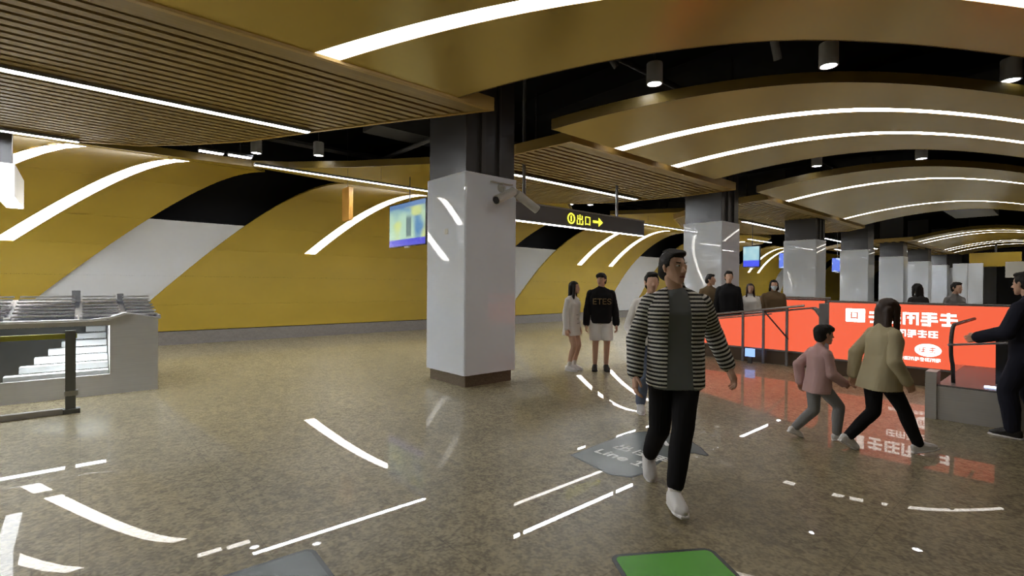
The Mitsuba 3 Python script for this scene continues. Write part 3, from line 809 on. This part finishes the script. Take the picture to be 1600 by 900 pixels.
def make_hand(w, d, n, s, curl=1.0, lo=False):
    """w wrist, d down the hand, n out of the palm, s towards the thumb."""
    d = unit(d); n = unit(n - d * (n @ d)); s = unit(s - d * (s @ d) - n * (s @ n)); ms = []
    P = lambda a, b, c: w + d * a + s * b + n * c
    ms.append(hull((P(0, .016, 0), .021), (P(0, -.016, 0), .021), (P(.085, .032, 0), .0135), (P(.083, -.032, 0), .0125), lo=lo))
    for off, L, k in ((.031, .074, .85), (.0105, .083, 1.0), (-.0105, .077, 1.1), (-.031, .06, 1.25)):
        p, ang = P(.082, off, 0), math.radians(14) * curl * k
        for i, (f, r) in enumerate(((.45, .0092), (.32, .0085), (.25, .0078))):
            q = p + (d * math.cos(ang) + n * math.sin(ang)) * L * f
            ms.append(hull((p, r + .0006), (q, r), lo=True)); p = q; ang += math.radians(26) * curl * k
    p = P(.022, .026, .004); q = p + unit(d * .75 + s * .55 + n * .35) * .042; e = q + unit(d * .95 + s * .15 + n * .3) * .032
    ms += [hull((P(.008, .014, 0), .015), (p, .0145), (q, .011), lo=True), hull((q, .0108), (e, .0088), lo=True)]
    return fuse(ms)


def person(label, pos, heading, height, J, top, bottom, shoes, hair, skin='skin', detail=1.0, group=None):
    """J: pose in a 1.75 m frame, x ahead, y left. pos: floor point under the hips; heading: degrees in the world."""
    k = thing('person'); S = height / 1.75; R = rotz(math.radians(heading)); lo = detail < 0.7
    def W(t):
        t = t.copy(); t.vertices = (np.asarray(t.vertices) * S) @ R.T + np.array([pos[0], pos[1], 0.0]); return t
    A = lambda *v: np.array(v, float)
    hipz = J.get('hipz', .91); lean = J.get('lean', 0.02); ln = lambda z: lean * (z - hipz) / .5
    hips = {1: A(0, .088, hipz), -1: A(0, -.088, hipz)}
    wide = J.get('wide', 1.0)
    tw = rotz(math.radians(J.get('twist', 0)))
    def tp(x, y, z):
        return tw @ A(x, y, 0) + A(ln(z), 0, z - .91 + hipz)
    SH = {s: tp(-.005, s * .172 * wide, 1.385) for s in (1, -1)}
    foot, knee = {}, {}
    for s, key in ((1, 'lf'), (-1, 'rf')):
        b = A(*J[key][:3]); knee[s], foot[s] = ik(hips[s], b, .43, .425, A(1, s * .06, .1))
    elbow, wrist = {}, {}
    for s, key in ((1, 'lh'), (-1, 'rh')):
        elbow[s], wrist[s] = ik(SH[s], A(*J[key][:3]), .295, .255, A(-1, s * .35, -.1) if len(J[key]) < 4 else A(*J[key][3]))
    # --- body, one surface
    neck0, hc = tp(-.01, 0, 1.47), tp(.03, 0, 1.635) + A(*J.get('head', (0, 0, 0)))
    hs, hk = J.get('hs', 1.0), tp(.0, 0, 1.53)
    HS = lambda m: m if hs == 1.0 else m.translate((-hk).tolist()).scale([hs] * 3).translate(hk.tolist())
    HR = rotz(math.radians(J.get('yaw', 0))); hp = lambda x, y, z: hc + HR @ A(x, y, z)
    b = [hull((tp(0, .085, .95), .085), (tp(0, -.085, .95), .085), (tp(.01, .07, 1.12), .082), (tp(.01, -.07, 1.12), .082), lo=lo),
         hull((tp(.01, .07, 1.12), .082), (tp(.01, -.07, 1.12), .082), (tp(.01, .085, 1.30), .095), (tp(.01, -.085, 1.30), .095), lo=lo),
         hull((tp(.01, .085, 1.30), .095), (tp(.01, -.085, 1.30), .095), (SH[1] - A(0, .02, .02), .052), (SH[-1] + A(0, .02, -.02), .052), (tp(-.01, 0, 1.44), .06), lo=lo),
         hull((neck0, .056), (hp(-.02, 0, -.06), .052), lo=lo)]
    for s in (1, -1):
        b += [hull((SH[s], .05), (elbow[s], .038), lo=lo), hull((elbow[s], .038), (elbow[s] * .55 + wrist[s] * .45, .037), (wrist[s], .025), lo=lo),
              hull((hips[s], .088), (knee[s], .055), lo=lo), hull((knee[s], .053), (knee[s] * .66 + foot[s] * .34 + A(-.015, 0, 0), .052), (foot[s], .036), lo=lo)]
    body = relax(fuse(b), .024 if not lo else .04, 8)
    head = [hull((hp(-.012, 0, .03), (.098, .078, .088)), (hp(.03, 0, -.045), (.055, .058, .05)), (hp(.066, 0, -.098), (.022, .026, .018)), (hp(.062, .0, .0), (.032, .05, .04))),
            hull((hp(.082, 0, .012), (.008, .008, .008)), (hp(.112, 0, -.03), (.010, .012, .008)), (hp(.085, 0, -.038), (.008, .017, .007)), lo=True)]
    for s in (1, -1):
        head.append(hull((hp(-.005, s * .079, .005), (.018, .010, .026)), (hp(0, s * .076, -.022), (.010, .008, .012)), lo=True))
    hd = relax(HS(fuse(head)), .012 if not lo else .02, 4)
    body = mani(body) + mani(hd)
    for s in (1, -1):
        d = unit(wrist[s] - elbow[s]); inn = A(0, -s, 0)
        body = body + make_hand(wrist[s] + d * .012, d, inn, A(1, 0, .15), J.get('curl', 1.0), lo)
    put('body', W(tri(body)), skin, k, smooth=45)
    # --- face
    if not lo:
        for s in (1, -1):
            put('eye', W(tri(HS(hull((hp(.079, s * .031, .012), (.010, .015, .0065)))))), 'eye_white', k, smooth=True)
            put('iris', W(tri(HS(hull((hp(.0865, s * .031, .012), (.0035, .006, .006)))))), 'eye_dark', k, smooth=True)
            put('eyebrow', W(tri(HS(hull((hp(.0885, s * .018, .031), .0035), (hp(.080, s * .046, .032), .003), lo=True)))), hair[0], k, smooth=True)
        put('mouth', W(tri(HS(hull((hp(.089, .019, -.066), .005), (hp(.097, 0, -.064), (.006, .012, .0075)), (hp(.089, -.019, -.066), .005))))), 'lip', k, smooth=True)
    if J.get('mask'):
        put('face_mask', W(tri(HS(hull((hp(.03, .05, -.03), .022), (hp(.03, -.05, -.03), .022), (hp(.1, 0, -.03), .02), (hp(.07, 0, -.1), .025))))), 'mask', k, smooth=60)
    # --- hair
    cap = hull((hp(-.018, 0, .042), (.103, .087, .088)), (hp(-.055, 0, -.03), (.052, .073, .065)))
    cut = hull((hp(.12, .085, -.14), .02), (hp(.12, -.085, -.14), .02), (hp(.12, .075, .045), .02), (hp(.12, -.075, .045), .02), (hp(.052, .1, -.14), .02), (hp(.052, -.1, -.14), .02), (hp(.062, .06, .05), .02), (hp(.062, -.06, .05), .02))
    side = hull((hp(.03, .12, -.16), .01), (hp(.03, -.12, -.16), .01), (hp(.03, .12, -.01), .01), (hp(.03, -.12, -.01), .01), (hp(-.02, .12, -.16), .01), (hp(-.02, -.12, -.16), .01))
    H = cap - cut
    style = hair[1]
    if style == 'short':
        H = H - side + (hull((hp(.038, .025, .098), (.042, .042, .028)), (hp(-.02, .0, .115), (.06, .06, .022)), (hp(.046, -.03, .088), (.03, .035, .022))))
    elif style == 'fringe':
        H = H - side + hull((hp(.06, .05, .068), (.03, .03, .034)), (hp(.062, -.05, .068), (.03, .03, .034)), (hp(.02, 0, .1), (.06, .06, .03)))
    else:
        L = hair[2]
        H = H + hull((hp(-.06, .05, .0), (.045, .045, .06)), (hp(-.06, -.05, .0), (.045, .045, .06)), (hp(-.085, .065, -L), (.025, .03, .03)), (hp(-.085, -.065, -L), (.025, .03, .03)), lo=lo)
        for s in (1, -1):
            H = H + hull((hp(.01, s * .075, .03), (.04, .018, .04)), (hp(.0, s * .088, -L * .72), (.028, .02, .03)), lo=lo)
    ht = relax(HS(H), .014 if not lo else .022, 4)
    ht.vertices += ht.vertex_normals * (.004 * (meshkit.noise(ht.vertices * np.array([60, 60, 22.0])) - .5))[:, None]
    put('hair', W(ht), hair[0], k, smooth=60)
    # --- clothes
    def cloth(m, edge=.026, n=8, wr=.006, f=14):
        t = relax(m, edge if not lo else .04, n)
        nz = meshkit.fbm(t.vertices * np.array([f, f, f * .55]), 3) - .5
        t.vertices = t.vertices + t.vertex_normals * (wr * 2 * nz)[:, None]
        return t
    def strip_uv(t, a, d):
        return np.column_stack([np.zeros(len(t.vertices)), (np.asarray(t.vertices) - a) @ d * S + 5])
    kind, mat, hem, ease = top[:4]
    opts = top[4] if len(top) > 4 else {}
    e = ease
    hw = opts.get('hem_wide', 0.0)
    fl = lambda z: tp(.01, 0, z)
    low = [(tp(.005, .088 + hw, hem), (.112 + e + hw, .075 + e, .01)), (tp(.005, -.088 - hw, hem), (.112 + e + hw, .075 + e, .01))]
    T1 = fuse([hull(*low, (tp(.01, .08, 1.12), .088 + e), (tp(.01, -.08, 1.12), .088 + e), lo=lo),
               hull((tp(.01, .08, 1.12), .088 + e), (tp(.01, -.08, 1.12), .088 + e), (tp(.01, .09, 1.30), .1 + e), (tp(.01, -.09, 1.30), .1 + e), lo=lo),
               hull((tp(.01, .09, 1.30), .1 + e), (tp(.01, -.09, 1.30), .1 + e), (SH[1] - A(0, .02, .005), .05 + e * .6), (SH[-1] + A(0, .02, -.005), .05 + e * .6), (tp(-.015, 0, 1.45), .066 + e * .3), lo=lo)])
    collar = hull((tp(-.012, 0, 1.45), .063), (tp(-.004, 0, opts.get('neck', 1.495)), .062), lo=lo)
    sl_end = opts.get('sleeve', 1.0)
    parts_arm = {}
    for s in (1, -1):
        we = elbow[s] + (wrist[s] - elbow[s]) * sl_end
        parts_arm[s] = fuse([hull((SH[s], .05 + e * .7), (elbow[s], .044 + e * .85), lo=lo), hull((elbow[s], .046 + e * .9), (we, .036 + e * .8), lo=lo)])
    if kind == 'open':
        inner = fuse([hull((tp(.012, .08, hem - .012), (.142, .10, .01)), (tp(.012, -.08, hem - .012), (.142, .10, .01)), (tp(.016, .075, 1.12), .093), (tp(.016, -.075, 1.12), .093), lo=lo),
                      hull((tp(.016, .075, 1.12), .093), (tp(.016, -.075, 1.12), .093), (tp(.014, .085, 1.30), .105), (tp(.014, -.085, 1.30), .105), lo=lo),
                      hull((tp(.014, .085, 1.30), .105), (tp(.014, -.085, 1.30), .103), (tp(.005, .10, 1.375), .05), (tp(.005, -.10, 1.375), .05), (tp(-.006, 0, 1.452), .066), lo=lo)])
        ct = cloth(inner, wr=.004, f=10)
        put('shirt', W(ct), opts['under'], k, smooth=60)
        wedge = hull((tp(.34, .085, hem - .1), .01), (tp(.34, -.085, hem - .1), .01), (tp(.06, .08, hem - .1), .01), (tp(.06, -.08, hem - .1), .01), (tp(.34, .065, 1.52), .01), (tp(.34, -.065, 1.52), .01), (tp(.02, .06, 1.52), .01), (tp(.02, -.06, 1.52), .01))
        jt = cloth((T1 + collar) - wedge, edge=.02, n=5, wr=.006, f=9)
        put('jacket', W(jt), mat, k, uv=strip_uv(jt, A(0, 0, 0), A(0, 0, 1)), smooth=True)
    else:
        nt = cloth(T1 + collar, wr=opts.get('wrinkle', .005))
        put(opts.get('name', 'sweater'), W(nt), mat, k, smooth=60)
    for s in (1, -1):
        at = cloth(parts_arm[s], edge=.02, wr=.005)
        if kind == 'open':
            put('sleeve', W(at), mat, k, uv=strip_uv(at, SH[s], unit(wrist[s] - SH[s])), smooth=True)
        else:
            put('sleeve', W(at), opts.get('sleeve_mat', mat), k, smooth=60)
        if 'cuff' in opts:
            we = wrist[s]; d = unit(wrist[s] - elbow[s])
            put('cuff', W(tri(hull((we - d * .015, .039 + e * .7), (we + d * .012, .036 + e * .7), lo=lo))), opts['cuff'], k, smooth=60)
    if 'bands' in opts:
        for z, h_, m_ in opts['bands']:
            bb = T1 ^ Manifold.cube([1, 1, h_], True).translate([0, 0, z - .91 + hipz])
            put('knit_band', W(tri(bb.scale([1, 1, 1]))), m_, k, smooth=40)
    if 'chest' in opts:
        word, h_, mm, z0 = opts['chest']
        tx = meshkit.text_mesh(word, h_, 0.05, bold=True); wdt = tx.bounds[1][0]
        for q, g in enumerate(tx.split(only_watertight=False)):
            g.apply_translation([-wdt / 2, 0, 0]); v = np.asarray(g.vertices)
            g.vertices = np.array([tp(.03 + .1 + e + zz * .3 - .6 * yy * yy, yy, z0 + hh) for yy, hh, zz in v])
            put('lettering', W(g), mm, k)
    bk, bm, bend_ = bottom[:3]
    be = bottom[3] if len(bottom) > 3 else .012
    pel = hull((tp(0, .09, 1.0), .086 + be), (tp(0, -.09, 1.0), .086 + be), (hips[1] - A(0, 0, .03), .09 + be), (hips[-1] - A(0, 0, .03), .09 + be), lo=lo)
    if bk == 'skirt':
        put('skirt', W(cloth(hull((tp(0, .09, 1.0), .09 + be), (tp(0, -.09, 1.0), .09 + be), (A(0, .1, bend_), (.14 + be, .1 + be, .01)), (A(0, -.1, bend_), (.14 + be, .1 + be, .01)), lo=lo))), bm, k, smooth=60)
    else:
        ms = [pel]
        for s in (1, -1):
            if bk == 'shorts':
                t_ = (hips[s][2] - bend_) / (hips[s][2] - knee[s][2]); q = hips[s] + (knee[s] - hips[s]) * t_
                ms.append(hull((hips[s], .092 + be), (q, (.082 + be, .082 + be, .012)), lo=lo))
            else:
                t_ = bend_
                q = knee[s] + (foot[s] - knee[s]) * t_
                ms += [hull((hips[s], .092 + be), (knee[s], .062 + be), lo=lo), hull((knee[s], .062 + be), (knee[s] * .6 + foot[s] * .4 + A(-.012, 0, 0), .056 + be), (q, .046 + be * .9), lo=lo)]
        put(bk, W(cloth(fuse(ms), wr=.005)), bm, k, smooth=60)
    # --- shoes and socks
    sm, sole = shoes[0], shoes[1]
    for s, key in ((1, 'lf'), (-1, 'rf')):
        f = foot[s]; pitch = math.radians(J[key][3] if len(J[key]) > 3 else 0); yaw = math.radians(J[key][4] if len(J[key]) > 4 else s * 6)
        fd = A(math.cos(yaw) * math.cos(pitch), math.sin(yaw) * math.cos(pitch), math.sin(pitch)); fu = A(-math.cos(yaw) * math.sin(pitch), -math.sin(yaw) * math.sin(pitch), math.cos(pitch)); fs = np.cross(fu, fd)
        Q = lambda a, c, u: f + fd * a + fs * c + fu * u
        up_ = hull((f, .044), (Q(-.045, 0, -.02), .036), (Q(-.045, 0, -.05), .036), (Q(.06, 0, -.02), .038), (Q(.13, .012, -.048), .034), (Q(.13, -.02, -.048), .032), (Q(.165, 0, -.056), .026), lo=lo)
        so = hull(*[(Q(a, c, -.077), .012) for a, c in ((-.07, .02), (-.07, -.02), (.03, .036), (.03, -.034), (.12, .042), (.12, -.042), (.185, .018), (.185, -.02))], lo=True)
        put('shoe', W(relax(up_, .015 if not lo else .03, 4)), sm, k, smooth=60)
        put('sole', W(tri(so)), sole, k, smooth=40)
        if len(shoes) > 2:
            d = unit(knee[s] - f)
            put('sock', W(tri(hull((f, .043), (f + d * .1, .044), lo=lo))), shoes[2], k, smooth=60)
    if 'strap' in J:
        put('strap', W(tube([tuple(tp(*q)) for q in J['strap'][0]], .012)), J['strap'][1], k)
    tag(k, label, 'person', group)
    return k


deg = lambda x, y: math.degrees(math.atan2(y, x))
STAND = {'lf': (0.0, .10, .085), 'rf': (0.0, -.10, .085), 'lh': (.04, .24, .845), 'rh': (.04, -.24, .845)}
WALKR = {'lf': (.28, .08, .095, 10), 'rf': (-.30, -.08, .13, -24), 'lh': (-.16, .24, .92), 'rh': (.2, -.24, .94), 'hipz': .885, 'lean': .03}
# the man in front, walking towards the viewer
person('man in a black and white striped jacket over a grey shirt, walking towards the viewer', (3.27, 1.92), deg(-.66, -.75), 1.78,
       {'lf': (.30, -.10, .09, 4, 2), 'rf': (-.30, -.10, .15, -30, -4), 'lh': (-.05, .40, .90), 'rh': (.02, -.29, .85), 'hipz': .885, 'yaw': 24, 'wide': 1.06, 'lean': .01, 'twist': -4, 'head': (0, -.03, 0)},
       ('open', 'striped', .80, .026, {'under': 'tee', 'sleeve': .93, 'hem_wide': .012, 'neck': 1.50}), ('trousers', 'black_cloth', .84, .012), ('shoe_white', 'shoe_white', 'white_cloth'), ('hair', 'short'))
person('long-haired woman in a white knit top and skirt, standing near the yellow wall', (6.60, 5.92), deg(.25, -.97), 1.58,
       dict(STAND, yaw=12, lh=(.05, .22, .85), rh=(.02, -.24, .845)), ('knit', 'white_cloth', .80, .022, {'sleeve': .97, 'name': 'top', 'bands': [(1.02, .012, 'grey_cloth'), (.93, .012, 'grey_cloth'), (1.10, .012, 'grey_cloth')]}), ('skirt', 'white_cloth', .70, .01),
       ('shoe_white', 'shoe_white', 'white_cloth'), ('hair', 'long', .30))
person('young man in black sweater and white shorts, standing beside the woman in white', (7.0, 5.58), deg(-.72, -.69), 1.73,
       dict(STAND, yaw=-28, wide=1.06, lh=(.04, .27, .85), rh=(.03, -.26, .845)), ('knit', 'black_cloth', .86, .034, {'sleeve': .96, 'name': 'sweater', 'chest': ('ETES', .10, 'tan', 1.2)}), ('shorts', 'white_cloth', .56, .03),
       ('shoe_black', 'shoe_black'), ('hair', 'fringe'))
person('person in pale top and blue jeans half hidden behind the man in the striped jacket', (5.06, 3.30), deg(-.7, -.7), 1.68,
       dict(WALKR, lf=(.12, .09, .09), rf=(-.1, -.09, .1, -8)), ('knit', 'white_cloth', .88, .012, {'sleeve': .95}), ('trousers', 'denim', .95, .016), ('shoe_white', 'shoe_white'), ('hair', 'short'), detail=.5)
person('tall person in a black jacket behind the red parapet, beside the striped jacket', (10.72, 5.02), deg(-.85, -.5), 1.84,
       dict(STAND), ('knit', 'black_cloth', .84, .025, {}), ('trousers', 'charcoal', .95), ('shoe_black', 'shoe_black'), ('hair', 'short'), detail=.5)
person('person in a tan coat beside the one in black, behind the red parapet', (10.75, 5.48), deg(-.5, -.9), 1.78,
       dict(STAND, yaw=30), ('knit', 'tan', .80, .025, {}), ('trousers', 'charcoal', .95), ('shoe_black', 'shoe_black'), ('hair', 'short'), 'skin_b', detail=.5)
person('woman with long hair and a white top behind the red parapet', (11.25, 4.78), deg(-.85, -.5), 1.58,
       dict(STAND), ('knit', 'white_cloth', .86, .012, {}), ('trousers', 'charcoal', .95), ('shoe_white', 'shoe_white'), ('hair_brown', 'long', .27), detail=.5)
person('person in a brown jacket and face mask leaning behind the red parapet', (11.6, 4.42), deg(-.85, -.5), 1.66,
       dict(STAND, mask=True, wide=1.08), ('knit', 'brown_cloth', .84, .03, {}), ('trousers', 'charcoal', .95), ('shoe_black', 'shoe_black'), ('hair', 'long', .12), detail=.5)
GO = deg(.752, -.659)
person('girl with long dark hair and pale olive coat walking past the red screen', (5.52, 1.18), GO, 1.42,
       {'lf': (-.30, .07, .14, -28), 'rf': (.40, -.07, .10, 12), 'lh': (-.12, .25, .84), 'rh': (.14, -.22, .84), 'hipz': .86, 'lean': .05, 'yaw': 4, 'wide': .92, 'hs': 1.12},
       ('knit', 'olive', .77, .030, {'sleeve': 1.0, 'name': 'coat', 'hem_wide': .03}), ('trousers', 'black_cloth', .95, .01), ('shoe_white', 'shoe_white', 'black_cloth'), ('hair_brown', 'long', .27))
person('small child in pink top and grey trousers, walking behind the olive-coated girl', (5.50, 1.68), GO, 1.13,
       {'lf': (-.30, .08, .14, -22), 'rf': (.26, -.08, .10, 10), 'lh': (-.12, .24, .85), 'rh': (.30, -.16, .90), 'hipz': .85, 'lean': .04, 'hs': 1.28},
       ('knit', 'pink', .79, .040, {'name': 'top', 'hem_wide': .01}), ('trousers', 'grey_cloth', .92, .018), ('shoe_white', 'shoe_white'), ('hair', 'fringe'), 'skin_b')
person('person in dark navy clothes at the right picture edge beside the escalator', (7.12, .28), deg(.35, .94), 1.66,
       {'lf': (.1, .10, .085), 'rf': (-.1, -.10, .09), 'lh': (.30, .30, 1.06), 'rh': (.05, -.26, .90), 'yaw': -10, 'wide': 1.1},
       ('knit', 'navy', .82, .034, {'name': 'jacket'}), ('trousers', 'navy', .95, .022), ('shoe_black', 'shoe_white'), ('hair', 'short'))
person('dark-haired person seen over the red screen, left of a pair', (13.2, 2.15), deg(.6, .8), 1.60, dict(STAND), ('knit', 'charcoal', .82, .02, {}), ('trousers', 'charcoal', .95), ('shoe_black', 'shoe_black'), ('hair', 'long', .2), detail=.4)
person('grey-clad person seen over the red screen, right of a pair', (13.4, 1.62), deg(-.6, -.8), 1.62, dict(STAND), ('knit', 'mid_metal', .82, .02, {}), ('trousers', 'charcoal', .95), ('shoe_black', 'shoe_black'), ('hair', 'short'), detail=.4)
